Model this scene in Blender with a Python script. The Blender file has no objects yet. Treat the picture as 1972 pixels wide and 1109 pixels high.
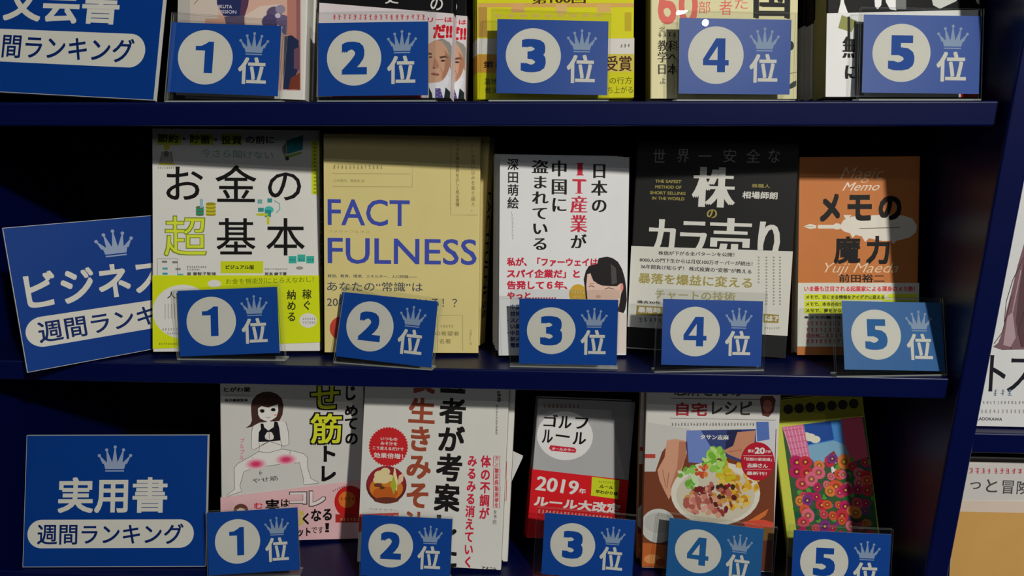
import bpy, math, random
from mathutils import Matrix, Vector
from math import sin, cos, radians as R, pi
SC = bpy.context.scene
COL = SC.collection
# ---------------------------------------------------------------- camera
F_PX, IW, IH = 1494.49, 1972, 1109
cam_d = bpy.data.cameras.new('camera'); cam_d.sensor_width = 36; cam_d.lens = 36*F_PX/IW; cam_d.clip_start = .01
cam = bpy.data.objects.new('camera', cam_d); COL.objects.link(cam)
CP = Vector((0, -.62, .04449))
CX, CY, CF = Vector((.99809308, .06141848, -.0061624)), Vector((-.01271718, .30229491, .95312961)), Vector((-.06040263, .9512337, -.30249953))
cam.matrix_world = Matrix(((CX.x, CY.x, -CF.x, CP.x), (CX.y, CY.y, -CF.y, CP.y), (CX.z, CY.z, -CF.z, CP.z), (0, 0, 0, 1)))
SC.camera = cam
# ---------------------------------------------------------------- light and exposure
vs = SC.view_settings; vs.view_transform = 'Standard'; vs.look = 'None'; vs.gamma = 1; vs.exposure = 0.75
w = bpy.data.worlds.new('shop_air'); SC.world = w; w.use_nodes = True
w.node_tree.nodes['Background'].inputs[0].default_value = (.75, .85, 1, 1); w.node_tree.nodes['Background'].inputs[1].default_value = .012
def spot(name, loc, tgt, power, col, rad, ang=70):
    l = bpy.data.lights.new(name, 'SPOT'); l.energy = power; l.color = col; l.shadow_soft_size = rad; l.spot_size = R(ang); l.spot_blend = .6
    o = bpy.data.objects.new(name, l); COL.objects.link(o); o.location = loc
    o.rotation_euler = (Vector(tgt)-Vector(loc)).to_track_quat('-Z', 'Y').to_euler(); return o
def area(name, loc, tgt, sx, sy, power, col):
    l = bpy.data.lights.new(name, 'AREA'); l.shape = 'RECTANGLE'; l.size = sx; l.size_y = sy; l.energy = power; l.color = col
    o = bpy.data.objects.new(name, l); COL.objects.link(o); o.location = loc
    o.rotation_euler = (Vector(tgt)-Vector(loc)).to_track_quat('-Z', 'Y').to_euler(); return o
spot('ceiling_spot_light', (.98, -1.66, 1.0), (.05, .05, -.2), 82, (1, .97, .90), .04, 90)
spot('side_ceiling_light', (1.6, -2.6, 1.42), (.1, .05, -.2), 9, (1, .97, .92), .014, 80)
spot('left_fill_light', (-1.9, -2.2, 1.3), (.1, .05, -.1), 4.5, (1, .97, .92), .03, 80)  # added fill lamp, unseen source: brightens left-facing spines and the shadows
area('aisle_ceiling_light', (.2, -4.2, 1.25), (0, 0, -.3), 1.6, .5, 5.5, (.95, .98, 1))
# ---------------------------------------------------------------- materials
MATS = {}
def lin(c):
    c = c/255; return c/12.92 if c <= .04045 else ((c+.055)/1.055)**2.4
def paper(rgb, rough=.5, spec=.12):
    k = (rgb, rough, spec)
    if k in MATS: return MATS[k]
    m = bpy.data.materials.new('print_%02x%02x%02x' % rgb); m.use_nodes = True; nt = m.node_tree; b = nt.nodes['Principled BSDF']
    b.inputs['Roughness'].default_value = rough; b.inputs['Specular IOR Level'].default_value = spec
    n = nt.nodes.new('ShaderNodeTexNoise'); n.inputs['Scale'].default_value = 35; n.inputs['Detail'].default_value = 3
    tc = nt.nodes.new('ShaderNodeTexCoord'); nt.links.new(tc.outputs['Object'], n.inputs['Vector'])
    mx = nt.nodes.new('ShaderNodeMix'); mx.data_type = 'RGBA'
    c = [lin(v) for v in rgb]
    mx.inputs['A'].default_value = [v*.95 for v in c]+[1]; mx.inputs['B'].default_value = [min(1, v*1.05) for v in c]+[1]
    nt.links.new(n.outputs['Fac'], mx.inputs['Factor']); nt.links.new(mx.outputs['Result'], b.inputs['Base Color'])
    MATS[k] = m; return m
def metal_paint():
    m = bpy.data.materials.new('navy_powder_coat'); m.use_nodes = True; nt = m.node_tree; b = nt.nodes['Principled BSDF']
    b.inputs['Base Color'].default_value = (.0006, .0036, .052, 1); b.inputs['Roughness'].default_value = .36
    b.inputs['Specular IOR Level'].default_value = .32
    n = nt.nodes.new('ShaderNodeTexNoise'); n.inputs['Scale'].default_value = 900; n.inputs['Detail'].default_value = 2
    tc = nt.nodes.new('ShaderNodeTexCoord'); nt.links.new(tc.outputs['Object'], n.inputs['Vector'])
    bp = nt.nodes.new('ShaderNodeBump'); bp.inputs['Strength'].default_value = .12; bp.inputs['Distance'].default_value = .0003
    nt.links.new(n.outputs['Fac'], bp.inputs['Height']); nt.links.new(bp.outputs['Normal'], b.inputs['Normal'])
    return m
def page_mat(rgb=(205, 200, 185)):
    m = bpy.data.materials.new('page_edges'); m.use_nodes = True; nt = m.node_tree; b = nt.nodes['Principled BSDF']; b.inputs['Roughness'].default_value = .85
    tc = nt.nodes.new('ShaderNodeTexCoord'); wv = nt.nodes.new('ShaderNodeTexWave'); wv.bands_direction = 'Y'
    wv.inputs['Scale'].default_value = 900; wv.inputs['Distortion'].default_value = .4
    nt.links.new(tc.outputs['Object'], wv.inputs['Vector'])
    mx = nt.nodes.new('ShaderNodeMix'); mx.data_type = 'RGBA'; c = [lin(v) for v in rgb]
    mx.inputs['A'].default_value = [v*.7 for v in c]+[1]; mx.inputs['B'].default_value = c+[1]
    nt.links.new(wv.outputs['Fac'], mx.inputs['Factor']); nt.links.new(mx.outputs['Result'], b.inputs['Base Color']); return m
def acrylic():
    m = bpy.data.materials.new('clear_acrylic'); m.use_nodes = True; nt = m.node_tree; nt.nodes.clear()
    o = nt.nodes.new('ShaderNodeOutputMaterial'); t = nt.nodes.new('ShaderNodeBsdfTransparent'); t.inputs[0].default_value = (.992, .996, .994, 1)
    g = nt.nodes.new('ShaderNodeBsdfGlossy'); g.inputs['Roughness'].default_value = 0
    f = nt.nodes.new('ShaderNodeFresnel'); f.inputs[0].default_value = 1.49
    ge = nt.nodes.new('ShaderNodeNewGeometry'); mr = nt.nodes.new('ShaderNodeMapRange'); mr.inputs['To Min'].default_value = 1.49; mr.inputs['To Max'].default_value = 1/1.49
    nt.links.new(ge.outputs['Backfacing'], mr.inputs['Value']); nt.links.new(mr.outputs['Result'], f.inputs[0])
    x = nt.nodes.new('ShaderNodeMixShader'); nt.links.new(f.outputs[0], x.inputs[0]); nt.links.new(t.outputs[0], x.inputs[1]); nt.links.new(g.outputs[0], x.inputs[2])
    nt.links.new(x.outputs[0], o.inputs[0]); return m
def acrylic_edge():
    m = bpy.data.materials.new('acrylic_cut_edge'); m.use_nodes = True; nt = m.node_tree; b = nt.nodes['Principled BSDF']
    b.inputs['Base Color'].default_value = (.55, .6, .52, 1); b.inputs['Roughness'].default_value = .2; b.inputs['Alpha'].default_value = .45
    n = nt.nodes.new('ShaderNodeTexNoise'); n.inputs['Scale'].default_value = 300; cr = nt.nodes.new('ShaderNodeMapRange')
    cr.inputs['To Min'].default_value = .1; cr.inputs['To Max'].default_value = .35
    nt.links.new(n.outputs['Fac'], cr.inputs['Value']); nt.links.new(cr.outputs['Result'], b.inputs['Roughness']); return m
NAVY = metal_paint(); PAGE = page_mat(); ACR = acrylic(); ACE = acrylic_edge()
# ---------------------------------------------------------------- objects
def empty(name, label, cat, group=None, M=None):
    o = bpy.data.objects.new(name, None); COL.objects.link(o); o.empty_display_size = .02
    o['label'] = label; o['category'] = cat
    if group: o['group'] = group
    if M: o.matrix_world = M
    return o
class MB:
    def __init__(s): s.v = []; s.f = []; s.m = []; s.ms = []
    def mi(s, mat):
        if mat not in s.ms: s.ms.append(mat)
        return s.ms.index(mat)
    def add(s, vs, fs, mat):
        b = len(s.v); s.v += [tuple(v) for v in vs]; i = s.mi(mat)
        for f in fs: s.f.append([b+k for k in f]); s.m.append(i)
    def box(s, a, b, mat, T=None, side=None):
        (x0, y0, z0), (x1, y1, z1) = a, b
        P = [(x0, y0, z0), (x1, y0, z0), (x1, y1, z0), (x0, y1, z0), (x0, y0, z1), (x1, y0, z1), (x1, y1, z1), (x0, y1, z1)]
        if T: P = [T @ Vector(p) for p in P]
        s.add(P, [(0, 1, 5, 4), (2, 3, 7, 6)], mat)
        s.add(P, [(0, 3, 2, 1), (4, 5, 6, 7), (1, 2, 6, 5), (3, 0, 4, 7)], side or mat)
    def extrude_z(s, prof, z0, z1, mat, axis='z'):
        n = len(prof)
        if axis == 'z': P = [(x, y, z0) for x, y in prof]+[(x, y, z1) for x, y in prof]
        else: P = [(z0, x, y) for x, y in prof]+[(z1, x, y) for x, y in prof]
        s.add(P, [(i, (i+1) % n, n+(i+1) % n, n+i) for i in range(n)]+[tuple(range(n))[::-1], tuple(range(n, 2*n))], mat)
    def build(s, name, parent=None, M=None):
        me = bpy.data.meshes.new(name); me.from_pydata(s.v, [], s.f)
        for m in s.ms: me.materials.append(m)
        me.polygons.foreach_set('material_index', s.m); me.update()
        o = bpy.data.objects.new(name, me); COL.objects.link(o)
        if parent: o.parent = parent
        if M: o.matrix_world = M
        return o
# text outlines, from the built-in font
_tc = bpy.data.curves.new('lettering', 'FONT'); _to = bpy.data.objects.new('lettering', _tc); COL.objects.link(_to)
_cache = {}
def glyphs(text, off=0, shear=0, res=3):
    k = (text, off, shear)
    if k not in _cache:
        _tc.body = text; _tc.offset = off; _tc.shear = shear; _tc.resolution_u = res; bpy.context.view_layer.update()
        me = bpy.data.meshes.new_from_object(_to.evaluated_get(bpy.context.evaluated_depsgraph_get()))
        vs = [(v.co.x, v.co.y) for v in me.vertices]; fs = [tuple(p.vertices) for p in me.polygons]
        bpy.data.meshes.remove(me); _cache[k] = (vs, fs)
    return _cache[k]
class Sheet:
    """flat print on a plane of the thing: M = thing matrix, local frame origin/U/V/N"""
    def __init__(s, mb, M, o=(0, 0, 0), U=(1, 0, 0), V=(0, 0, 1), N=(0, -1, 0), lift=.00003):
        s.mb, s.M, s.o, s.U, s.V, s.N = mb, M, Vector(o), Vector(U), Vector(V), Vector(N); s.d = lift; s.clip = None
        s.Mi = M.inverted() if M else None
    def p(s, q):                      # a point seen at photo pixel q, on this plane, in sheet units
        d = CF+CX*((q[0]-986)/F_PX)-CY*((q[1]-554.5)/F_PX)
        a = s.Mi @ CP; b = s.Mi.to_3x3() @ d
        t = ((s.o-a) @ s.N)/(b @ s.N); h = a+b*t-s.o
        return (h @ s.U, h @ s.V)
    def raw(s, rgb, uv, fs, mat=None, step=1.5e-6):
        s.mb.add([s.o+s.U*u+s.V*v+s.N*s.d for u, v in uv], fs, mat or paper(rgb)); s.d += step
    def poly(s, rgb, pts, px=True):
        if px: pts = [s.p(q) for q in pts]
        if s.clip:
            u0, u1, v0, v1 = s.clip
            for ax, lim, sg in ((0, u0, 1), (0, u1, -1), (1, v0, 1), (1, v1, -1)):
                out = []
                for i, q in enumerate(pts):
                    p0 = pts[i-1]; a, b = (p0[ax]-lim)*sg, (q[ax]-lim)*sg
                    if (a < 0) != (b < 0): k = a/(a-b); out.append((p0[0]+(q[0]-p0[0])*k, p0[1]+(q[1]-p0[1])*k))
                    if b >= 0: out.append(q)
                pts = out
                if len(pts) < 3: return
        s.raw(rgb, pts, [tuple(range(len(pts)))])
    def rect(s, rgb, x0, y0, x1, y1, px=True): s.poly(rgb, [(x0, y0), (x1, y0), (x1, y1), (x0, y1)], px)
    def ell(s, rgb, cx, cy, rx, ry, rot=0, px=True, n=28, burst=0):
        a = R(rot); P = []
        if burst: n = 80
        for i in range(n):
            t = 2*pi*i/n; k = 1+(burst if i % 2 else 0)
            x, y = rx*cos(t)*k, ry*sin(t)*k; P.append((cx+x*cos(a)-y*sin(a), cy+x*sin(a)+y*cos(a)))
        s.poly(rgb, P, px)
    def line(s, rgb, pts, wd, px=True):
        if px: wd = wd*.00046; pts = [s.p(q) for q in pts]
        pts = [Vector(q) for q in pts]; L = []; Rr = []
        for i, q in enumerate(pts):
            t = (pts[min(i+1, len(pts)-1)]-pts[max(i-1, 0)]); t.normalize(); n = Vector((-t.y, t.x))*wd/2
            L.append(tuple(q+n)); Rr.append(tuple(q-n))
        n = len(pts); s.raw(rgb, L+Rr, [(i, i+1, n+i+1, n+i) for i in range(n-1)])
    def _txt(s, rgb, text, T, off=0, minc=0, shear=0):
        vs, fs = glyphs(text, off if off < 0 else 0, shear)
        if not vs: return
        if minc: K = [(-minc, 0), (0, 0), (minc, 0)]+([(-minc, .012), (minc, -.012)] if off else [])
        elif off >= .02: K = [(i*off, j*off) for i in (-1, 0, 1) for j in (-1, 0, 1)]
        elif off > 0: K = [(off, off), (-off, off), (off, -off), (-off, -off)]
        else: K = [(0, 0)]
        d0 = s.d
        for kx, ky in K: s.raw(rgb, [T(x+kx, y+ky) for x, y in vs], fs, step=2e-7)
        s.d = d0+2.2e-6
    def G(s, rgb, text, x0, y0, x1, y1, off=0, minc=0, px=True, shear=0, slant=0):      # bounding box fit
        vs, _ = glyphs(text, min(off, 0), shear)
        if not vs: return
        a, b, c, d = (s.p((x0, y0)), s.p((x1, y0)), s.p((x1, y1)), s.p((x0, y1))) if px else ((x0, y0), (x1, y0), (x1, y1), (x0, y1))
        if px:
            cx = (a[0]+b[0]+c[0]+d[0])/4; cy = (a[1]+b[1]+c[1]+d[1])/4
            w_ = (b[0]-a[0]+c[0]-d[0])/2; h_ = (a[1]-d[1]+b[1]-c[1])/2
            a, b, c, d = (cx-w_/2, cy+h_/2), (cx+w_/2, cy+h_/2), (cx+w_/2, cy-h_/2), (cx-w_/2, cy-h_/2)
        e = max(off, 0); gx0, gx1 = min(v[0] for v in vs)-max(minc, e), max(v[0] for v in vs)+max(minc, e); gy0, gy1 = min(v[1] for v in vs)-e, max(v[1] for v in vs)+e
        def T(x, y):
            u = (x-gx0)/(gx1-gx0); v = (y-gy0)/(gy1-gy0)
            return (d[0]+(c[0]-d[0])*u, d[1]+(a[1]-d[1])*v+slant*u)
        s._txt(rgb, text, T, off, minc, shear)
    def H(s, rgb, text, x0, y, x1, h, y1=None, off=0, minc=0, px=True, shear=0, tilt=False):   # a row of letters, y = its middle
        a, b = (s.p((x0, y)), s.p((x1, y if y1 is None else y1))) if px else ((x0, y), (x1, y if y1 is None else y1))
        if px: h = h*.00046
        vs, _ = glyphs(text, min(off, 0), shear)
        if not vs: return
        gx0, gx1 = min(v[0] for v in vs), max(v[0] for v in vs)
        asc = all(ord(c) < 256 for c in text); lo, hi = (0, .73) if asc else (-.12, .88)
        A, B = Vector(a), Vector(b)
        if not tilt and y1 is None: m = (A.y+B.y)/2; A.y = B.y = m
        D = B-A; L = D.length; D.normalize(); Nn = Vector((-D.y, D.x))
        def T(x, y):
            q = A+D*((x-gx0)/(gx1-gx0)*L)+Nn*(((y-lo)/(hi-lo)-.5)*h); return (q.x, q.y)
        s._txt(rgb, text, T, off, minc)
    def C(s, rgb, text, xc, y0, y1, wd, x1=None, off=0, minc=0, px=True):      # a column of letters
        a, b = (s.p((xc, y0)), s.p((xc if x1 is None else x1, y1))) if px else ((xc, y0), (xc if x1 is None else x1, y1))
        if px: wd = wd*.00046
        n = len(text); 
        for i, ch in enumerate(text):
            t = (i+.5)/n; cx = a[0]+(b[0]-a[0])*t; cy = a[1]+(b[1]-a[1])*t; ph = abs(a[1]-b[1])/n
            gw = wd; gh = ph*.96
            if ch in 'ー…―': T = lambda x, y: (cx-(y-.38)*gw, cy-(x-.5)*gh)
            else: T = lambda x, y: (cx+(x-.5)*gw, cy+(y-.38)*gh)
            s._txt(rgb, ch, T, off, minc)
    def greek(s, rgb, x0, y, x1, h, y1=None, px=True, seed=1):      # lines of print too small to read: only their broken grey texture
        rnd = random.Random(seed+int(x0*7+y*13)); a, b = (s.p((x0, y)), s.p((x1, y if y1 is None else y1))) if px else ((x0, y), (x1, y if y1 is None else y1))
        if px: h *= .00046
        D = Vector((b[0]-a[0], b[1]-a[1])); L = D.length; D.normalize(); n = Vector((-D.y, D.x)); t = 0; A = Vector(a); V_, F_ = [], []
        while t < L:
            cw = h*.95
            for k in range(4):
                if rnd.random() < .9:
                    u0 = t+cw*rnd.uniform(0, .3); u1 = t+cw*rnd.uniform(.55, .85); v = h*(k/3-.5)*.85; hh = h*.06
                    q = [A+D*u0+n*(v-hh), A+D*u1+n*(v-hh), A+D*u1+n*(v+hh), A+D*u0+n*(v+hh)]
                    i = len(V_); V_ += [(c.x, c.y) for c in q]; F_.append((i, i+1, i+2, i+3))
            u = t+cw*rnd.uniform(.3, .5); q = [A+D*u-n*h*.45, A+D*(u+h*.16)-n*h*.45, A+D*(u+h*.16)+n*h*.45, A+D*u+n*h*.45]
            i = len(V_); V_ += [(c.x, c.y) for c in q]; F_.append((i, i+1, i+2, i+3)); t += h*1.08
        s.raw(rgb, V_, F_)
# ---------------------------------------------------------------- shelving
HH, PITCH, SLOPE = .01909, .22761, R(6)
ROW = [0, -PITCH, -2*PITCH]
BX0, BX1, BX2, BX3 = -.5585, .3315, .35204, 1.22
DEPTH = .25
def shelf_mesh(x0, x1, z):
    t = math.tan(SLOPE); r = .0016; mb = MB()
    prof = [(DEPTH, -DEPTH*t), (DEPTH, -DEPTH*t-.0014), (.0014, -.0016), (.0014, -HH+.0014), (.016, -HH+.0014), (.016, -HH)]
    prof += [(r-r*sin(a), -HH+r-r*cos(a)) for a in [R(k) for k in (0, 30, 60, 90)]]
    prof += [(r-r*cos(a), -r+r*sin(a)) for a in [R(k) for k in (0, 22, 45, 68, 90)]]
    mb.extrude_z([(y, zz+z) for y, zz in prof], x0, x1, NAVY, 'x')
    return mb
def unit(label, x0, x1, rows, floorz=-1.2, sides=()):
    t = empty('bookcase', label, 'bookcase'); t.location = (x0, 0, floorz); bpy.context.view_layer.update(); Mi = Matrix.Translation((-x0, 0, -floorz))
    def put(mb, n): mb.v = [tuple(Mi @ Vector(v)) for v in mb.v]; return mb.build(n, t)
    for z in rows: put(shelf_mesh(x0+.003, x1-.0025, z), 'shelf')
    for a, b in sides:
        mb = MB(); r = .0025; d = DEPTH+.02
        prof = [(a+r-r*cos(k), -.012+r-r*sin(k)) for k in [R(q) for q in (0, 30, 60, 90)]]+[(b-r+r*sin(k), -.012+r-r*cos(k)) for k in [R(q) for q in (0, 30, 60, 90)]]+[(b, d), (a, d)]
        mb.extrude_z(prof, floorz, .75, NAVY); put(mb, 'side_panel')
    mb = MB(); mb.box((x0+.0005, DEPTH+.001, floorz+.06), (x1-.0005, DEPTH+.004, .74), paper((6, 6, 12), .7, .1)); put(mb, 'back_panel')  # panel near-black instead of navy: deep shelf shade put into its colour
    mb = MB(); mb.box((x0+.001, .01, floorz), (x1-.001, DEPTH, floorz+.06), NAVY); put(mb, 'plinth')
    return t
unit('navy blue metal bookcase with tilted shelves holding the three rows of ranked books', BX0, BX1, [ROW[0]+PITCH+.03]+ROW+[ROW[2]-PITCH-.02], sides=((BX0-.02, BX0), (BX1, BX2)))
ZR = -.278
unit('neighbouring navy blue bookcase at the right edge, beyond the upright divider', BX2, BX3, [ZR+.3, ZR, ZR-.24, ZR-.5], sides=((BX3, BX3+.02),))
fm = MB(); fm.box((-3, -6, -1.25), (3, .299, -1.2002), paper((92, 88, 82), .5)); fo = fm.build('floor'); fo['kind'] = 'structure'
fm = MB(); fm.box((-3, .3, -1.25), (3, .4, 1.8), paper((120, 118, 112), .8)); fo = fm.build('wall_back'); fo['kind'] = 'structure'
# ---------------------------------------------------------------- placing things on a shelf
def frame(x, y, z, yaw, lean, roll):
    cy, sy = cos(yaw), sin(yaw); cl, sl = cos(lean), sin(lean); cr, sr = cos(roll), sin(roll)
    Rz = Matrix(((cy, -sy, 0), (sy, cy, 0), (0, 0, 1))); L = Matrix(((1, 0, 0), (0, cl, sl), (0, -sl, cl))); K = Matrix(((cr, 0, sr), (0, 1, 0), (-sr, 0, cr)))
    return Matrix.Translation((x, y, z)) @ (Rz @ L @ K).to_4x4()
def rest(M, W, t, zrow, pad=.0005):        # lift or lower so that the lowest bottom corner stands on the tilted shelf
    worst = min((M @ Vector((sx*W/2, yy, 0))).z-(zrow-(M @ Vector((sx*W/2, yy, 0))).y*math.tan(SLOPE)) for sx in (-1, 1) for yy in (0, t))
    return Matrix.Translation((0, 0, -worst+pad)) @ M
SHEETS = {}
def book(label, group, fit, row, t, side, cov, spn, front, spine=None, band=None, pages=None, cat='book', name='paperback_book', zrow=None):
    """fit = x, y, yaw, lean, roll, W, H.  side = 'R' or 'L': where the spine is."""
    x, y, yaw, lean, roll, W, Hh = fit; z = ROW[row] if zrow is None else zrow
    M = rest(frame(x, y, z, yaw, lean, roll), W, t, z)
    root = empty(name, label, cat, group, M); sg = 1 if side == 'R' else -1; c = .0005
    mb = MB(); r = .0014 if t > .01 else .0008
    out = [(-W/2, 0)]+[(W/2-r+r*sin(a), r-r*cos(a)) for a in [R(q) for q in (0, 30, 60, 90)]]+[(W/2-r+r*cos(a), t-r+r*sin(a)) for a in [R(q) for q in (0, 30, 60, 90)]]+[(-W/2, t)]
    inn = [(-W/2, t-c), (W/2-c, t-c), (W/2-c, c), (-W/2, c)]
    pr = [(sg*px, py) for px, py in out+inn]
    if sg < 0: pr = pr[::-1]
    mb.extrude_z(pr, 0, Hh, paper(cov))
    F = Sheet(mb, M); F.clip = (-W/2+.0003, W/2-.0003, .0003, Hh-.0003)
    S = Sheet(mb, M, (W/2, 0, 0), (0, 1, 0), (0, 0, 1), (1, 0, 0)) if sg > 0 else Sheet(mb, M, (-W/2, t, 0), (0, -1, 0), (0, 0, 1), (-1, 0, 0))
    if spn != cov: S.rect(spn, r*.6, .0002, t-r*.6, Hh-.0002, px=False)
    front(F)
    if spine: spine(S, t, Hh)
    mb.build('cover', root)
    pb = MB(); a, b = (-W/2+.0008, W/2-c-.0003) if sg > 0 else (-W/2+c+.0003, W/2-.0008)
    pb.box((a, c+.0001, .0015), (b, t-c-.0001, Hh-.0015), pages or PAGE); pb.build('page_block', root)
    if band:
        top, bot, bc, bfront, *bs = band; bm = MB(); th = .00025; y0 = -.0007
        pt = [F.p(q) for q in top]; pb_ = [F.p(q) for q in bot] if bot else [(-W/2, .0004), (W/2, .0004)]
        def at(P, u): (u0, v0), (u1, v1) = P; return v0+(v1-v0)*(u-u0)/(u1-u0)
        L, Rr = -W/2-.0002, W/2+.0002
        tl, tr, bl, br = at(pt, L), at(pt, Rr), max(.0003, at(pb_, L)), max(.0003, at(pb_, Rr))
        V = [(L, y0, bl), (Rr, y0, br), (Rr, y0, tr), (L, y0, tl)]
        V2 = [(a_, y0+th, b_) for a_, _, b_ in V]
        bm.add(V+V2, [(0, 1, 2, 3), (7, 6, 5, 4), (0, 4, 5, 1), (3, 2, 6, 7), (1, 5, 6, 2), (0, 3, 7, 4)], paper(bc))
        xs = sg*(W/2+.0002); zb, zt = (br, tr) if sg > 0 else (bl, tl)
        bm.box((xs, y0, zb), (xs+sg*th, t+.0002, zt), paper(bs[0] if bs else bc))
        BS = Sheet(bm, M, (0, y0, 0)); BS.clip = (L, Rr, min(bl, br), max(tl, tr)); bfront(BS)
        bm.build('paper_band', root)
    SHEETS[label] = (root, M, W, t, z)
    return root
def nest(M, dx, dy, W, t, z):            # a spot dy further back along the stack, standing on the shelf
    k = dy
    for _ in range(8):
        N = rest(M @ Matrix.Translation((dx, k, 0)), W, t, z); k += dy-(M.inverted() @ N.translation).y
    return N
def copy_tree(o, parent=None):
    c = o.copy(); COL.objects.link(c); c.parent = parent
    if parent: c.matrix_parent_inverse = o.matrix_parent_inverse.copy()
    for ch in list(o.children): copy_tree(ch, c)
    return c
def behind(root, label, n, dx, dz=0):      # another copy of the same book standing behind
    r0, M, W, t, z = SHEETS[root['label']]
    c = copy_tree(root); c['label'] = label
    c.matrix_world = nest(M, dx, n*(t+.0014), W, t, z)
    return c
# ---------------------------------------------------------------- ranking signs
WHT, BLU, CRN = (214, 212, 202), (10, 70, 156), (140, 160, 188)
def crown(S, cx, zb, wd, rgb=CRN):
    h = wd*.82; S.poly(rgb, [(cx-wd*.3, zb), (cx+wd*.3, zb), (cx+wd*.3, zb+h*.05), (cx-wd*.3, zb+h*.05)], False)
    b = zb+h*.1; tips = [(-.5, .62), (-.27, .84), (0, .95), (.27, .84), (.5, .62)]; P = [(cx-wd*.28, b), (cx+wd*.28, b)]
    vall = [(.38, .3), (.2, .38), (.1, .4), (-.1, .4), (-.2, .38)]
    pts = [(cx-wd*.3, b), (cx+wd*.3, b)]
    for i in range(4, -1, -1):
        tx, tz = tips[i]; pts += [(cx+tx*wd+wd*.015, zb+tz*h), (cx+tx*wd-wd*.015, zb+tz*h)]
        if i: vx = (tips[i][0]+tips[i-1][0])/2*.78; pts.append((cx+vx*wd, zb+h*.4))
    # body of the crown, split into spikes so every face stays simple
    S.poly(rgb, [(cx-wd*.3, b), (cx+wd*.3, b), (cx+wd*.36, zb+h*.36), (cx-wd*.36, zb+h*.36)], False)
    for i, (tx, tz) in enumerate(tips):
        bx = (-.3, -.155, 0, .155, .3)[i]
        S.poly(rgb, [(cx+(bx-.09)*wd, zb+h*.3), (cx+(bx+.09)*wd, zb+h*.3), (cx+tx*wd+wd*.012, zb+tz*h), (cx+tx*wd-wd*.012, zb+tz*h)], False)
        S.ell(rgb, cx+tx*wd, zb+tz*h, wd*.052, wd*.052, px=False, n=16)
def rank_card(n, row, fit, stand, where, bluec=BLU):
    x, y, yaw, lean, roll, W, Hh = fit; z0 = .005 if row == 0 else .003
    lo = W/2*abs(sin(roll))*cos(lean)
    M = frame(x, y, ROW[row]+lo+z0-y*math.tan(SLOPE), yaw, lean, roll)
    mb = MB(); mb.box((-W/2, -.0002, 0), (W/2, .0002, Hh), paper(bluec, .42, .22), side=paper(WHT)); S = Sheet(mb, M, (0, -.0002, 0))
    cx, cz = (.328-.5)*W, .515*Hh; S.ell(WHT, cx, cz, .248*W, .248*W*.985, px=False, n=56)
    dw = {1: .15, 2: .235, 3: .225, 4: .235, 5: .225}[n]*W; dh = .45*Hh
    if n == 1: S.poly(bluec, [(cx+(u-.5)*.17*W-.005*W, cz+(.5-v)*dh) for u, v in ((.68, 0), (.96, 0), (.93, 1), (.48, 1), (.5, .29), (0, .29), (0, .15), (.3, .14), (.56, .06))], False)
    elif n == 4:
        S.poly(bluec, [(cx+(u-.5)*.23*W, cz+(.5-v)*dh) for u, v in ((.5, 0), (.86, 0), (.86, .64), (1, .64), (1, .8), (.86, .8), (.86, 1), (.55, 1), (.55, .8), (0, .8), (0, .62))], False)
        S.poly(WHT, [(cx+(u-.5)*.23*W, cz+(.5-v)*dh) for u, v in ((.56, .24), (.56, .64), (.22, .64))], False)
    else: S.G(bluec, str(n), cx-dw/2, cz+dh/2, cx+dw/2, cz-dh/2, off=.04, px=False)
    crown(S, .263*W, .575*Hh, .245*W)
    S.G(WHT, '位', .13*W, .54*Hh, .385*W, .155*Hh, off=.02, px=False)
    c = mb.build('rank_card', M=M); c['label'] = 'blue number %d card %s' % (n, where); c['category'] = 'card'; c['group'] = 'blue ranking cards'
    ml, mr, mt, dr = stand; zrow = ROW[row]
    Ms = M @ Matrix.Rotation(-R(dr), 4, 'Y'); root = empty('acrylic_card_stand', 'clear stand of number %d card %s' % (n, where), 'card stand', 'acrylic card stands', Ms)
    def low(lx): # distance down the sheet to the shelf
        p = Ms @ Vector((lx, 0, 0)); d = -(Ms.to_3x3() @ Vector((0, 0, 1))); t = math.tan(SLOPE)
        return (p.z-(zrow-p.y*t))/(-(d.z+d.y*t))-.0018
    xl, xr = -W/2-ml, W/2+mr; bl, br = low(xl), low(xr)
    for nm, ya, yb in (('front_sheet', -.0022, -.0010), ('back_sheet', .0010, .0022)):
        m2 = MB(); P = [(xl, ya, -bl), (xr, ya, -br), (xr, ya, Hh+mt), (xl, ya, Hh+mt), (xl, yb, -bl), (xr, yb, -br), (xr, yb, Hh+mt), (xl, yb, Hh+mt)]
        m2.add(P, [(0, 1, 2, 3), (5, 4, 7, 6)], ACR); m2.add(P, [(0, 4, 5, 1), (3, 2, 6, 7), (1, 5, 6, 2), (0, 3, 7, 4)], ACE); m2.build(nm, root)
    # foot lying on the shelf
    t = math.tan(SLOPE); inv = Ms.inverted(); bd = Vector((-sin(yaw), cos(yaw), 0)); ft = .011 if row < 2 else .014
    A = Ms @ Vector((xl, -.0022, -bl)); B = Ms @ Vector((xr, -.0022, -br)); P = []
    for h in (.0003, .0016):
        for q in (A, B, B+bd*ft, A+bd*ft): P.append(inv @ Vector((q.x, q.y, zrow-q.y*t+h)))
    m2 = MB(); m2.add(P, [(3, 2, 1, 0), (4, 5, 6, 7)], ACR); m2.add(P, [(0, 1, 5, 4), (1, 2, 6, 5), (2, 3, 7, 6), (3, 0, 4, 7)], ACE); m2.build('foot', root)
T_, M_, B_ = 'top shelf', 'middle shelf', 'bottom shelf'
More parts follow.
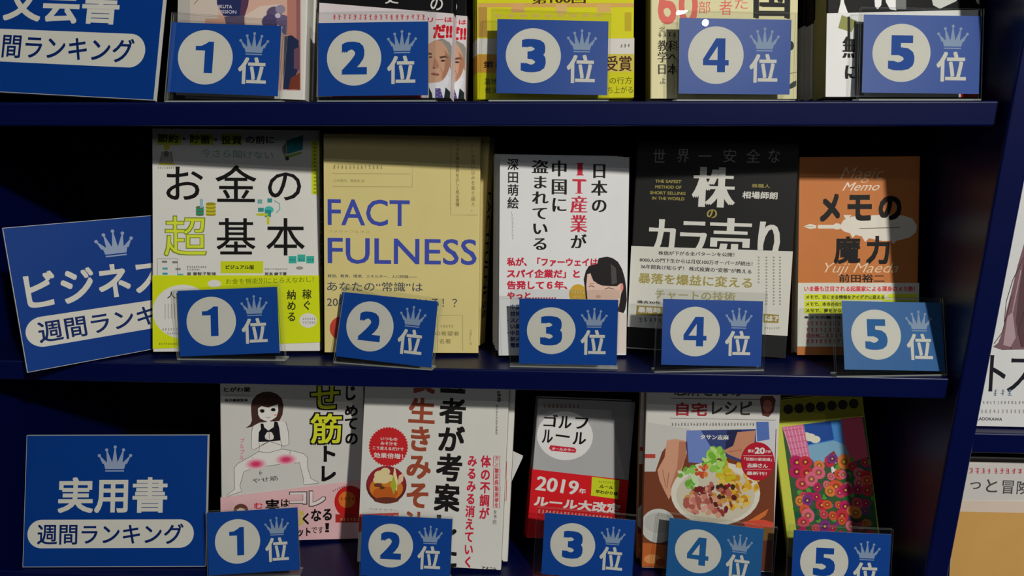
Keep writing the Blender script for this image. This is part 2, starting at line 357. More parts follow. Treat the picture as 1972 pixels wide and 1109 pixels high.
CARDS = [
 (1, 0, (-.2771, .0182, .0328, .3208, .0426, .0918, .0577), (.001, .003, .006, -2), 'first on the top shelf'),
 (2, 0, (-.1518, .0156, -.016, .271, -.0066, .09, .0585), (.0005, .006, .008, 0), 'on the top shelf before the suited man'),
 (3, 0, (-.0076, .0161, .0893, .2789, .0275, .0884, .0583), (.006, .001, .0065, -1), 'on the top shelf before the yellow book'),
 (4, 0, (.1355, .0164, .1565, .2143, .0197, .0898, .0575), (.002, .004, .005, 0), 'on the top shelf before the cream book'),
 (5, 0, (.2741, .0092, .0751, .2684, .019, .0899, .0589), (.003, .001, .005, 0), 'on the top shelf at its right end'),
 (1, 1, (-.2969, .0150, .0274, .3048, -.0445, .0916, .0597), (.002, .005, .003, 2), 'on the middle shelf before the white-lime book'),
 (2, 1, (-.1543, .0047, -.1816, .3432, .0237, .0908, .0579), (.0005, .001, .005, -3), 'on the middle shelf before the beige book'),
 (3, 1, (.0084, .0105, -.0023, .1444, 0, .0854, .0582), (.008, .001, .008, 0), 'on the middle shelf before the red-print book'),
 (4, 1, (.1323, .0085, .121, .2891, .0485, .0877, .0567), (.006, .002, .008, -1), 'on the middle shelf before the black book'),
 (5, 1, (.2856, .0055, .12, .44, .045, .0875, .0585), (.008, .0006, .004, 0), 'on the middle shelf at its right end'),
 (1, 2, (-.2956, .0062, .1121, .3522, -.0249, .0884, .0609), (.0005, .0005, .0015, 0), 'on the bottom shelf before the exercise book'),
 (2, 2, (-.1457, .0053, .046, .2835, .0473, .0875, .0597), (.0005, .0005, .0015, 0), 'on the bottom shelf before the soup book'),
 (3, 2, (.0301, .0164, -.0331, .2703, .0373, .0877, .0606), (.008, .0005, .005, 0), 'on the bottom shelf before the small grey book'),
 (4, 2, (.1503, .0142, -.1576, .264, 0, .0874, .0604), (.004, .011, .004, -1), 'on the bottom shelf before the cookery book'),
 (5, 2, (.2658, .0036, .0136, .2603, .022, .0894, .06), (.005, .001, .005, 0), 'on the bottom shelf at its right end'),
]
for a in CARDS: rank_card(*a, *([(34, 98, 160)] if (a[0], a[1]) in ((5, 1), (4, 2)) else []))
def sign(fit, row, title, label, sw, tw, tx=.182):
    x, y, yaw, lean, roll, W, Hh = fit; t = .004; z = ROW[row]
    M = rest(frame(x, y, z, yaw, lean, roll), W, t, z)
    mb = MB(); ed = paper((205, 205, 200)); mb.box((-W/2, 0, 0), (W/2, t, Hh), ed)
    S = Sheet(mb, M); S.rect((4, 58, 138), -W/2+.0004, .0004, W/2-.0004, Hh-.0004, px=False)
    X = lambda u: -W/2+u*sw; Z = lambda v: Hh-v*sw
    crown(S, X(.489), Z(.2), .172*sw, (150, 165, 195))
    S.G(WHT, title, X(tx), Z(.231), X(tx+tw), Z(.425), off=.022, px=False)
    r = (Z(.461)-Z(.615))/2; cz = (Z(.461)+Z(.615))/2; a, b = X(.021)+r, X(.932)-r
    S.poly(WHT, [(a+r*cos(q), cz+r*sin(q)) for q in [R(90+9*i) for i in range(21)]]+[(b+r*cos(q), cz+r*sin(q)) for q in [R(-90+9*i) for i in range(21)]], False)
    S.G((8, 38, 100), '週間ランキング', X(.075), Z(.484), X(.875), Z(.596), off=.014, px=False)
    o = mb.build('ranking_sign', M=M); o['label'] = label; o['category'] = 'sign'; o['group'] = 'large blue ranking signs'
sign((-.4150, .0116, -.1045, .33, .0439, .1777, .135), 0, '文芸書', 'large blue sign board for literature on the top shelf, cut by the photo corner', .178, .6)
sign((-.3873, .0261, .7669, .2078, .0537, .1808, .1241), 1, 'ビジネス書', 'large blue sign board turned sideways on the middle shelf behind the white and lime book', .170, .84, .05)
sign((-.4416, .0112, .0721, .3605, .0081, .1828, .131), 2, '実用書', 'large blue sign board facing straight out on the bottom shelf at lower left', .1828, .6)
# ---------------------------------------------------------------- books, top shelf
K, K2, W1 = (18, 17, 18), (60, 60, 58), (226, 224, 218)
def f(S):
    S.rect((190, 184, 178), 332, -300, 372, 174); S.rect((214, 200, 188), 366, -300, 420, 174); S.rect((222, 178, 160), 420, -300, 580, 174)
    S.poly((206, 158, 138), [(395, 36), (435, 36), (435, 174), (395, 174)])
    S.poly((40, 50, 98), [(415, -60), (480, -60), (474, 18), (466, 34), (430, 30), (418, 8)]); S.poly((92, 60, 90), [(470, -60), (486, -60), (478, 10), (470, 34), (462, 30)])
    S.poly((98, 84, 112), [(432, 32), (470, 30), (472, 60), (438, 60)]); S.poly((226, 205, 192), [(472, 30), (500, 12), (540, 8), (545, 60), (474, 60)])
    for cx, cy, r, c in ((528, 26, 14, (96, 84, 120)), (540, 18, 9, (150, 140, 165)), (520, 42, 15, (84, 72, 112)), (545, 40, 12, (110, 96, 132)), (535, 30, 5, (205, 200, 215)), (553, 58, 10, (120, 104, 140))): S.ell(c, cx, cy, r, r*.9, n=12, burst=.12)
    S.rect((190, 128, 112), 553, -300, 578, 174); S.poly((150, 100, 104), [(569, -200), (578, -200), (578, 174), (572, 174)])
    S.poly((36, 48, 82), [(548, 70), (562, 68), (575, 78), (577, 125), (560, 172), (545, 172)]); S.poly((110, 76, 96), [(566, 95), (577, 90), (577, 135), (566, 132)])
    S.poly((120, 58, 44), [(560, 150), (578, 140), (578, 172), (556, 172)])
    S.H((225, 220, 230), 'IKUTA', 421, 12.5, 447, 6, off=.01); S.H((210, 205, 220), 'USSION', 421, 22.5, 455, 6, off=.01)
    S.line((120, 110, 100), [(374, 8), (384, -4), (396, -30)], 1.2)
b = book('white photo book with a figure in pale pink and navy on the top shelf', 'ranked books on display', (-.2684, .032, -.0171, .235, .038, .1107, .174), 0, .016, 'R', (222, 220, 212), (206, 205, 196), f)
behind(b, 'second copy of the white photo book, its pale edge showing on the top shelf', 1, .001)
def f(S):
    S.G(W1, 'の', 829, -4, 853, 20, off=.01); S.G(W1, '史', 742, -22, 768, 7, minc=.02)
def bf(S):
    S.greek((205, 60, 70), 640, 33, 812, 9); S.H((205, 60, 70), 'リーは', 824, 38, 871, 10, off=.03)
    S.G((205, 30, 45), 'だ!!', 834, 47, 871, 74, off=.05)
    S.poly((216, 214, 218), [(826, 150), (880, 140), (880, 200), (826, 200)])
    # portrait: head, hair, suit and tie
    S.poly((150, 146, 140), [(838, 78), (852, 74), (866, 82), (874, 96), (876, 118), (868, 128), (850, 100), (834, 92)])
    S.poly((206, 160, 132), [(815, 98), (826, 84), (838, 77), (852, 80), (860, 92), (866, 108), (868, 122), (863, 138), (856, 152), (842, 160), (826, 160), (816, 150)])
    S.poly((176, 126, 100), [(856, 96), (866, 108), (868, 124), (860, 144), (850, 156), (856, 132), (858, 112)]); S.ell((190, 136, 112), 871, 127, 4.5, 9)
    S.poly((96, 76, 62), [(846, 109), (858, 107), (864, 112), (858, 111), (848, 113)]); S.poly((96, 76, 62), [(824, 101), (831, 102), (832, 106), (824, 105)])
    S.ell((62, 46, 40), 853, 117, 4.5, 1.8); S.ell((62, 46, 40), 829, 110, 3.5, 1.5); S.poly((182, 128, 104), [(836, 112), (840, 114), (846, 128), (842, 132), (833, 130)])
    S.ell((110, 70, 60), 836, 131, 3, 1.2); S.ell((160, 92, 84), 838, 143, 8, 2.6, 8); S.line((120, 80, 66), [(830, 142), (838, 143.5), (846, 144.5)], 1); S.line((160, 112, 90), [(848, 132), (853, 140), (850, 150)], 1)
    S.poly((228, 228, 234), [(826, 160), (850, 158), (862, 144), (866, 150), (858, 176), (852, 194), (830, 194)]); S.poly((84, 74, 140), [(838, 170), (848, 170), (855, 194), (838, 194)])
    for i in range(6): S.ell((150, 144, 190), 842+(i % 2)*6, 172+i*3.5, 1.3, 1.3, n=8)
    S.poly((32, 44, 44), [(858, 168), (868, 178), (882, 184), (882, 196), (854, 196)]); S.poly((32, 44, 44), [(826, 168), (832, 180), (834, 196), (826, 196)])
    S.rect((205, 55, 85), 640, 183, 812, 189)
b = book('black book with a white band showing a man in a dark suit and purple tie', 'ranked books on display', (-.148, .0334, -.0588, .3044, .0063, .1136, .174), 0, .014, 'R', (20, 19, 22), (20, 19, 22), f, band=([(630, 7), (876, 27)], None, (224, 214, 216), bf))
behind(b, 'second copy of the black book, shifted right so that the same man shows again', 1, .0088)
def f(S):
    for x0, y0, x1, y1, c in ((921, 6, 1222, 14, (222, 176, 96)), (921, 14, 938, 72, (190, 150, 70)), (938, 14, 954, 70, (222, 214, 50)), (985, 6, 1010, 24, (228, 176, 112)), (1070, 8, 1092, 26, (226, 190, 120)), (1150, 8, 1176, 24, (226, 182, 110)), (1203, 24, 1216, 60, (198, 178, 40))): S.rect(c, x0, y0, x1, y1)
    for x in range(960, 1170, 24): S.ell((226, 196, 100), x, 30, 8, 3, n=10)
    S.G((84, 46, 22), '第160回', 1024, -12, 1128, 7, minc=.03)
    for x in range(930, 1220, 26): S.rect((196, 170, 60), x, -60, x+8, -20)
def bf(S):
    S.rect((226, 222, 216), 900, 74, 1230, 104); S.greek(K2, 1194, 88, 1213, 6)
    S.rect((206, 152, 60), 900, 105, 985, 140); S.rect((214, 196, 90), 985, 105, 1230, 139)
    S.G((76, 34, 22), '受賞', 1164, 107, 1217, 138, off=.03, minc=.02); S.G((76, 34, 22), '第1', 931, 118, 958, 131, off=.03)
    S.H((80, 84, 24), 'の行方', 1174, 155, 1217, 13); S.H((80, 84, 24), 'ち上がる', 1170, 173, 1219, 13); S.H((70, 74, 24), '基地', 933, 157, 958, 13, minc=.02); S.H((70, 74, 24), '奪え', 934, 174, 958, 12, minc=.02)
def sp(S, t, H):
    S.rect((120, 70, 24), t*.3, .02, t*.6, .16, px=False); S.ell((180, 40, 50), t*.5, .062, .002, .003, px=False)
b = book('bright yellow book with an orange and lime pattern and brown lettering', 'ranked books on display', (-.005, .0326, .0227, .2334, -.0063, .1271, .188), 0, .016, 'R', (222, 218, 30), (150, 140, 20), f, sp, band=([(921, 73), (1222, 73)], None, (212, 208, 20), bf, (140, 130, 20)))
behind(b, 'second copy of the yellow book, shifted left behind the first', 1, -.0035)
behind(b, 'third copy of the yellow book, rearmost and furthest left', 2, -.0065)
def f(S):
    red = (228, 110, 96)
    S.G(red, '6', 1267, -30, 1303, 47, off=.02); S.G(red, '0', 1307, -30, 1344, 50, off=.02)
    S.G(red, '部', 1345, 2, 1368, 26, off=.0); S.G(red, '万', 1345, -26, 1368, 0); S.G(red, '者', 1385, 0, 1410, 29); S.G(red, 'た', 1415, -3, 1440, 17); S.G(red, '学', 1385, -28, 1410, -2)
    S.G(K, '国', 1451, -60, 1522, 37, off=.02, minc=.03)
    g = (66, 60, 44)
    S.G(g, '北', 1269, 51, 1281, 62); S.greek(g, 1267, 67, 1303, 8); S.H(g, '教科', 1267, 88, 1306, 20, minc=.03); S.H(g, '学へ', 1267, 110, 1305, 20, minc=.03); S.H(g, '日本', 1268, 133, 1305, 20, minc=.03); S.G(g, 'よ', 1271, 150, 1282, 162)
    S.ell((52, 60, 56), 1528, 163, 12, 5, -35); S.ell((40, 48, 50), 1523, 88, 6, 9); S.line((80, 76, 56), [(1514, 143), (1534, 139)], 1)
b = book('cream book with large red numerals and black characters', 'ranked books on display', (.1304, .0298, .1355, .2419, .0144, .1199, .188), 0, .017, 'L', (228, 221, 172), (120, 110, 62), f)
def f(S):
    w = (246, 246, 244)
    S.poly(w, [(1614, 25), (1633, 25), (1626, 6), (1622, -20), (1618, 8)]); S.poly(w, [(1680, -60), (1702, -60), (1697, 10), (1690, 18), (1685, 12)]); S.poly(w, [(1700, -60), (1728, -60), (1726, 20), (1714, 18), (1706, 4)])
    S.poly((205, 208, 200), [(1790, -20), (1848, -20), (1842, 2), (1810, 17), (1797, 10)]); S.ell((205, 208, 200), 1888, -2, 9, 11); S.rect((120, 122, 120), 1725, -60, 1745, 18)
def bf(S):
    S.poly((150, 152, 88), [(1621, 29), (1650, 40), (1640, 62), (1614, 54)]); S.G((22, 22, 20), '無', 1622, 70, 1655, 112, minc=.05); S.G((22, 22, 20), 'に', 1627, 126, 1652, 152, minc=.06)
    S.rect((22, 22, 20), 1632, 32, 1637, 76); S.rect((140, 140, 136), 1646, 46, 1664, 184)
    S.poly((28, 28, 30), [(1884, 20), (1925, 20), (1925, 96), (1884, 96)]); S.poly((176, 22, 20), [(1886, 96), (1925, 96), (1925, 190), (1850, 190), (1850, 168), (1886, 166)]); S.rect((206, 130, 50), 1890, 107, 1912, 120)  # dark patch: shade painted into the right end of the white band
    S.greek((224, 190, 180), 1858, 174, 1882, 7)
b = book('glossy black book with white spikes and a white band, top shelf right end', 'ranked books on display', (.2665, .0232, .1495, .2352, .015, .1243, .188), 0, .02, 'L', (14, 14, 15), (122, 118, 74), f, band=([(1600, 26), (1890, 19)], None, (236, 236, 234), bf, (122, 118, 74)))  # spine and band side tan: shade on cream put into the colour
b2 = book('black book with a grey band, only its narrow spine showing behind the spiked book', 'dark spines between the displayed books', (.2545, .0470, .1495, .2352, .015, .1243, .178), 0, .013, 'L', (14, 14, 15), (14, 14, 15), lambda S: None, band=([(1560, 47), (1800, 47)], None, (170, 170, 172), lambda S: None))
_, M15, W15, t15, z15 = SHEETS[b['label']]; M16 = nest(M15, -.0005, t15+.0016, W15, .013, z15); b2.matrix_world = M16
SHEETS[b2['label']] = (b2, M16, W15, .013, z15)
behind(b2, 'rearmost black book with a grey band, left of the other dark spine', 1, -.0008)
# ---------------------------------------------------------------- middle shelf
YL, YD = (214, 226, 22), (96, 118, 20)
def f(S):
    for a, b_ in ((303, 349), (366, 411), (427, 466)): S.rect((206, 214, 60), a, 258, b_, 279)
    k = (52, 52, 44); S.H(k, '節約・貯蓄・投資', 304, 266, 465, 18, y1=270, off=.02); S.H(k, 'の前に', 474, 269, 528, 17, off=.02)
    S.H((116, 170, 162), '今さら聞けない', 387, 294, 526, 17, y1=299)
    S.ell((214, 206, 60), 321, 283, 6, 6); S.poly((180, 178, 168), [(312, 292), (330, 292), (334, 314), (306, 314)]); S.line((110, 110, 100), [(312, 292), (308, 312)], 1); S.line((110, 110, 100), [(330, 292), (333, 312)], 1)
    S.rect((214, 206, 60), 306, 314, 336, 318); S.greek((110, 110, 70), 303, 323, 337, 4); S.ell((120, 118, 110), 320, 296, 5, 6)
    S.poly((30, 134, 142), [(551, 271), (584, 260), (583, 288), (553, 297)]); S.poly((150, 190, 60), [(541, 288), (552, 300), (582, 291), (580, 296), (551, 306)]); S.poly((120, 118, 110), [(543, 284), (551, 274), (552, 297), (545, 294)]); S.ell((60, 62, 60), 553, 305, 4, 4)
    S.poly((206, 216, 40), [(600, 271), (613, 272), (613, 375), (600, 374)])
    for i in range(14): S.ell((140, 150, 30), 606.5, 277+i*7.2, 2.6, 2, n=8)
    t = (20, 20, 20); o = .006
    S.G(t, 'お', 320, 321, 391, 385, off=o); S.G(t, '金', 415, 318, 494, 389, off=o); S.G(t, 'の', 516, 332, 580, 386, off=o)
    S.G((120, 140, 40), '超', 315, 415, 399, 494, off=.016); S.G((222, 232, 60), '超', 317, 417, 397, 492, off=-.002)
    S.G(t, '基', 417, 420, 492, 490, off=o); S.G(t, '本', 513, 420, 587, 492, off=o)
    for i in range(7): S.ell((206, 196, 40) if i % 2 else (160, 150, 40), 406, 413-i*3.4, 10, 3); 
    for i in range(5): S.ell((40, 150, 120) if i % 2 else (90, 120, 80), 385, 413-i*3.4, 8, 3)
    S.rect((150, 190, 200), 385, 383, 391, 400)
    S.ell((70, 190, 180), 518, 404, 9, 7); S.rect((40, 150, 150), 510, 404, 522, 418); S.rect((120, 175, 175), 496, 384, 505, 392); S.rect((60, 150, 150), 515, 382, 524, 390); S.rect((60, 150, 150), 497, 400, 508, 408); S.ell((200, 205, 60), 505, 413, 12, 3); S.line((120, 180, 180), [(528, 386), (538, 392), (539, 403), (532, 410)], 2); S.rect((206, 205, 50), 514, 416, 519, 432)
    for a in (556, 573, 590): S.rect((56, 178, 160), a, 493-(3 if a == 573 else 0), a+15, 507-(3 if a == 573 else 0)); S.greek((20, 110, 110), a+2, 500, a+13, 4)
    S.ell((150, 150, 140), 577, 516, 7, 3)
    S.line((120, 120, 112), [(303, 530), (303, 498), (342, 498), (342, 530)], 1); 
    for x, y, c in ((312, 502, (130, 130, 120)), (332, 503, (130, 130, 120)), (313, 515, (90, 170, 180)), (313, 525, (60, 160, 170)), (343, 527, (90, 170, 180)), (338, 516, (140, 140, 130))): S.rect(c, x, y, x+10, y+4)
    S.greek(K2, 360, 514, 396, 4); S.greek(K2, 360, 519, 384, 3); S.H(K, '泉 美智子監修', 360, 527.5, 416, 8, off=.02)
    S.greek(K2, 510, 518, 552, 3); S.H(K, '坂本 綾子著', 510, 527.5, 552, 8, off=.02)
    S.rect((206, 218, 30), 425, 503, 507, 526); S.H((34, 40, 16), 'ビジュアル版', 435, 514.5, 489, 9, off=.03)
def bf(S):
    S.ell((226, 224, 218), 352, 600, 58, 52); S.ell((226, 224, 218), 413, 546, 13, 7)
    S.H(YD, 'お金を機能別にとらえなおし！', 435, 542, 604, 12, y1=538)
    S.H(K2, '人生', 322, 568, 356, 15, off=.01)
    for i in range(4): S.line((176, 174, 168), [(318+i*6, 585), (318+i*6, 614)], 1.6)
    S.greek((120, 120, 114), 312, 634, 345, 5); S.greek((120, 120, 114), 322, 642, 345, 4); S.greek(YD, 306, 662, 342, 4)
    g = (42, 46, 20); S.C(g, '稼ぐ', 591, 556, 598, 19, off=.015); S.C(g, '納める', 561.5, 557, 620, 19, off=.015)
    S.ell((226, 224, 218), 593.5, 617, 17, 14); S.greek((120, 120, 114), 583, 614, 604, 4); S.greek((120, 120, 114), 583, 621, 604, 4)
def sp(S, t, H):
    S.rect((206, 216, 40), t*.2, H*.72, t*.8, H*.95, px=False); S.C(K, 'お金の超基本', t*.5, H*.70, H*.38, t*.7, px=False, off=.01)
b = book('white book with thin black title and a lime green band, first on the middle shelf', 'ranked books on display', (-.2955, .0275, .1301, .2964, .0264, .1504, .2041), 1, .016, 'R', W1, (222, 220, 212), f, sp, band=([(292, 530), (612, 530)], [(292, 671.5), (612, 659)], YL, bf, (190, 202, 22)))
BG, BL2, LN = (222, 206, 138), (64, 80, 176), (150, 136, 90)
def f(S):
    S.line(LN, [(642, 316), (794, 316), (794, 360)], .8); S.line(LN, [(640, 359), (794, 360)], .8); S.greek(LN, 641, 322, 738, 7); S.line(LN, [(640, 334), (790, 335)], .8)
    S.H(LN, '上杉周作、関美和 訳', 642, 348, 702, 6.5)
    S.G(BL2, 'FACT', 631, 384, 789, 435, off=.008); S.G(BL2, 'FULNESS', 631, 459, 918, 509, off=.008)
    S.H((170, 150, 90), 'ファクトフルネス', 632, 446, 712, 6)
    g = (76, 78, 92)
    S.H(g, '貧困、教育、環境、エネルギー、人口問題――', 631, 532, 803, 6.5, off=.01)
    S.H(g, 'あなたの“常識”は', 630, 552, 814, 20, off=.005); S.H(g, '20年前で止まっている！？', 630, 582, 880, 21, off=.005)
    S.C(LN, '10の思い込みを乗り越え、', 911, 275, 408, 8, off=.01); S.C(LN, 'データを基に世界を正しく見る習慣', 881, 268, 398, 8, off=.02)
    S.line(LN, [(868, 270), (868, 414), (920, 414)], .8)
    S.ell((196, 70, 58), 658, 632, 23, 23)
    S.line(LN, [(846, 607), (891, 607), (891, 676)], .8); S.line(LN, [(843, 677), (843, 607)], .8); S.greek(LN, 848, 628, 872, 5); S.H((120, 106, 66), 'の希望者', 838, 642, 884, 10); S.H((120, 106, 66), '名著', 846, 657, 868, 10); S.C(LN, '日経BP社', 906.5, 634, 664, 5)
def sp(S, t, H):
    S.H(K, 'FACTFULNESS', t*.5, H*.74, t*.5+1e-5, t*.62, y1=H*.13, px=False, off=.01)
b = book('beige book with large blue Latin capitals, second on the middle shelf', 'ranked books on display', (-.1428, .0323, .1174, .2247, .0331, .1401, .1966), 1, .022, 'R', BG, (214, 196, 122), f, sp)
_r, _M, _W, _t, _z = SHEETS[b['label']]; q = _M @ Vector((_W/2, _t, 0))
c2 = book('second copy of the beige book, turned so that its lettered spine shows', 'ranked books on display', (0, 0, 0, 0, 0, .1401, .1966), 1, .022, 'R', BG, (214, 196, 122), lambda S: None, sp)
c2.matrix_world = rest(frame(q.x+.0008-_W/2*cos(R(-9)), q.y+.004+_W/2*sin(R(9)), _z, R(-9), .2247, .01), _W, _t, _z)
RD = (206, 40, 66)
def f(S):
    m = .035
    S.C(K, '日本の', 1154, 312, 412, 33, minc=m)
    S.G(RD, 'I', 1112, 314, 1122, 337, off=.04); S.line(RD, [(1110, 314.5), (1124, 314.5)], 1.6); S.line(RD, [(1110, 337), (1124, 337)], 1.6)
    S.G(RD, 'T', 1102, 345, 1129, 372, off=.01, minc=.03); S.line(RD, [(1108, 372), (1122, 372)], 1.6); S.G(RD, '産', 1098, 377, 1131, 410, minc=m); S.G(RD, '業', 1098, 414, 1131, 447, minc=m); S.G(K, 'が', 1099, 451, 1130, 478, minc=m)
    S.C(K, '中国に', 1077, 307, 411, 33, minc=m); S.C(K, '盗まれている', 1040, 306, 484, 33, minc=m)
    S.C(K, '深田萌絵', 988, 304, 403, 23, off=.015); S.C(K2, 'ITビジネスアナリスト', 987, 407, 461, 4.5)
    S.H(RD, '私が、「ファーウェイは', 977, 504.5, 1151, 17, off=.04); S.H(RD, 'スパイ企業だ」と', 977, 527, 1116, 17, off=.04); S.H(RD, '告発して６年、', 977, 549, 1092, 17, off=.04); S.H(RD, 'やっと………', 977, 569, 1070, 15, off=.04)
    for y, s_ in ((591, '中国'), (604, '技術'), (616.5, 'スパ'), (628.5, 'い業'), (641, '中国'), (653, '朝央'), (664.5, '電網')): S.H((44, 54, 120), s_, 983, y, 1003, 10, off=.03)
    for y in (591, 616.5, 641): S.rect((44, 54, 120), 977, y-1, 979, y+1)
    S.ell((212, 168, 50), 1113, 566, 17, 19); S.greek((236, 222, 170), 1101, 563, 1125, 5); S.greek((236, 222, 170), 1103, 571, 1123, 4)
    hair = [(1169, 494), (1180, 497), (1190, 504), (1198, 518), (1203, 535), (1206, 555), (1207, 578), (1204, 596), (1197, 610), (1190, 615), (1180, 612), (1135, 590), (1128, 575), (1126, 552), (1124, 538), (1128, 522), (1134, 512), (1150, 508), (1153, 497)]
    S.poly((32, 26, 28), hair)
    S.poly((232, 196, 178), [(1131, 528), (1137, 526), (1141, 537), (1150, 546), (1160, 550), (1176, 551), (1188, 551), (1194, 546), (1199, 546), (1200, 556), (1196, 566), (1193, 585), (1186, 604), (1168, 616), (1150, 612), (1137, 594), (1131, 575), (1129, 550)])
    S.ell((238, 150, 140), 1197.5, 553, 2.8, 8); S.line((70, 50, 46), [(1134, 552), (1139, 550), (1145, 553)], 1.4); S.line((70, 50, 46), [(1164, 557), (1172, 554), (1183, 557)], 1.4); S.line((110, 84, 76), [(1135, 547), (1144, 546)], .9)
    S.ell((210, 160, 140), 1152, 571, 5, 3); S.line((56, 44, 48), [(1139, 530), (1143, 540), (1152, 546)], 1.6); S.ell((240, 240, 238), 1191.5, 576, 1.8, 1.8); S.poly((76, 76, 74), [(1176, 508), (1186, 516), (1188, 545), (1178, 548)])
    S.poly((228, 214, 204), [(1190, 600), (1206, 604), (1206, 680), (1188, 680)])
b = book('white book with upright black and red title and a woman with black hair', 'ranked books on display', (.0044, .0357, .138, .2425, .0318, .117, .1794), 1, .016, 'R', (232, 232, 232), (225, 225, 225), f)
behind(b, 'second copy of the white book with red print, its edge showing at left', 1, -.002)
behind(b, 'rearmost copy of the white book with red print, furthest left beside the beige book', 2, -.003)
GD = (170, 156, 84)
def f(S):
    for ch, a, b_ in (('世', 1258, 1281), ('界', 1304, 1327), ('一', 1344, 1371), ('安', 1393, 1418), ('全', 1437, 1464), ('な', 1480, 1502)):
        if ch == '一': S.rect((150, 150, 142), 1345, 299, 1370, 301.5)
        else: S.G((150, 150, 142), ch, a, 287, b_, 313)
    for s_, a, b_, y in (('THE SAFEST', 1262, 1312, 349), ('METHOD OF', 1262, 1312, 360), ('SHORT SELLING', 1252, 1320, 371.5), ('IN THE WORLD', 1256, 1318, 382)): S.H(GD, s_, a, y, b_, 6, off=.02)
    w = (224, 222, 214)
    S.G(w, '株', 1333, 322, 1417, 399, minc=.045); S.G(GD, 'の', 1361, 403, 1381, 420, minc=.03)
    S.H(GD, '株職人', 1448, 358, 1483, 8, off=.01); S.H(w, '相場師朗', 1430, 376, 1497, 14.5, off=.025)
    S.G(w, 'カ', 1248, 422, 1301, 497, minc=.045); S.G(w, 'ラ', 1309, 426, 1361, 500, minc=.045); S.G(w, '売', 1364, 420, 1447, 505, minc=.045); S.G(w, 'り', 1459, 427, 1502, 509, minc=.045)
    S.poly((190, 188, 180), [(1205, 668), (1520, 690), (1520, 700), (1205, 678)])
def bf(S):
    g = (48, 46, 44)
    S.H(g, '株価が下がる全パターンを公開！', 1268, 487, 1414, 8.5, y1=490.5, off=.015); S.H(g, '8000人の門下生からは月収100万オーバーが続出！', 1232, 500, 1449, 9, y1=508, off=.015); S.H(g, '36年間負け知らず！ 株式投資の“変態”が教える', 1234, 513, 1447, 9, y1=523, off=.015)
    S.H(GD, '暴落を爆益に変える', 1230, 535, 1448, 22, y1=545, off=.02); S.H((178, 170, 120), 'チャートの技術', 1262, 566, 1416, 19, y1=572, off=.02)
    S.H(g, '過去30年', 1227, 582, 1272, 6, off=.03); S.poly((160, 142, 70), [(1226, 588), (1300, 592), (1300, 610), (1225, 606)]); S.H(W1, '暴落時', 1229, 597, 1272, 12, off=.03); S.greek((96, 92, 84), 1230, 616, 1275, 9)
    S.poly((160, 142, 70), [(1470, 604), (1500, 606), (1499, 622), (1470, 621)]); S.H(W1, 'は？', 1474, 613, 1498, 12, off=.04); S.greek((150, 146, 136), 1472, 632, 1500, 4)
    for x in (1461, 1476, 1490, 1502):
        for i in range(16 if x > 1470 else 9): S.rect((160, 158, 148), x-1.6, 494+i*6, x+1.6, 497+i*6)
def sp(S, t, H): S.C(W1, '株のカラ売り', t*.5, H*.8, H*.4, t*.6, px=False)
b = book('black book with a large white serif title above a pale printed band', 'ranked books on display', (.1345, .0501, -.1056, .2347, .0037, .142, .1916), 1, .018, 'L', (36, 36, 36), (28, 28, 28), f, sp, band=([(1216, 473.6), (1527, 484)], [(1208.7, 629), (1515.6, 646.6)], (222, 221, 210), bf))
def f(S):
    S.G((232, 190, 150), 'Magic', 1618, 322, 1703, 352, off=-.008, shear=.4); S.G((240, 226, 208), 'Memo', 1622, 351, 1694, 367, off=0, shear=.5)
    fw = (232, 224, 210)
    S.poly(fw, [(1616, 438), (1624, 424), (1640, 417), (1670, 415), (1710, 413), (1740, 415), (1757, 421), (1766, 434), (1764, 447), (1752, 457), (1730, 463), (1700, 464), (1670, 458), (1640, 450), (1626, 446)])
    for x, y in ((1644, 454), (1668, 462), (1722, 466), (1632, 420)): S.poly(fw, [(x-8, y-6), (x+8, y-6), (x-2, y+4)])
    S.line((110, 84, 66), [(1655, 440), (1690, 439), (1733, 438)], 1.4); S.poly(fw, [(1547, 436), (1560, 431), (1572, 434), (1572, 439), (1560, 441)]); S.rect(fw, 1575, 433, 1612, 440); S.line((150, 100, 60), [(1549, 436), (1566, 436)], .7); S.ell(fw, 1612, 436, 8, 6)
    t = (20, 16, 14)
    S.G(t, 'メ', 1579, 373, 1618, 427, off=.04); S.G(t, 'モ', 1632, 375, 1679, 425, off=.04); S.G(t, 'の', 1692, 377, 1736, 424, off=.04); S.G(t, '魔', 1606, 455, 1657, 508, off=.03); S.G(t, '力', 1668, 454, 1713, 509, off=.035)
    S.G((240, 214, 180), 'Yuji Maeda', 1588, 506, 1730, 531, off=-.008, shear=.4); S.H((50, 34, 26), '前田裕二', 1616, 536, 1703, 17, off=.02)
def bf(S):
    S.H((220, 60, 72), 'いま最も注目される起業家による渾身のメモ術！', 1549, 556, 1762, 11, off=.03)
    yy = (218, 226, 40)
    for y, a in ((572, 1704), (585.5, 1664), (598, 1640)): S.rect(yy, 1549, y-6, a, y+5.5)
    S.rect(yy, 1710, 566, 1766, 574); S.rect(yy, 1700, 577, 1766, 586)
    g = (60, 66, 20); S.H(g, 'メモで、目にする情報をアイデアに変える', 1552, 572, 1703, 8, off=.03); S.H(g, 'メモで、本当の自分を見つける', 1552, 585.5, 1663, 8, off=.03); S.H(g, 'メモで、夢をかなえる', 1552, 598, 1638, 8, off=.03)
    S.H(K2, '●メモの魔力を手に', 1549, 611, 1642, 6, off=.03)
    for y in (623, 635, 657): S.greek((206, 60, 74), 1552, y, 1655, 8)
    S.H((206, 60, 74), '前田裕二', 1552, 646, 1588, 9, off=.02); S.greek((206, 60, 74), 1590, 646, 1655, 8)
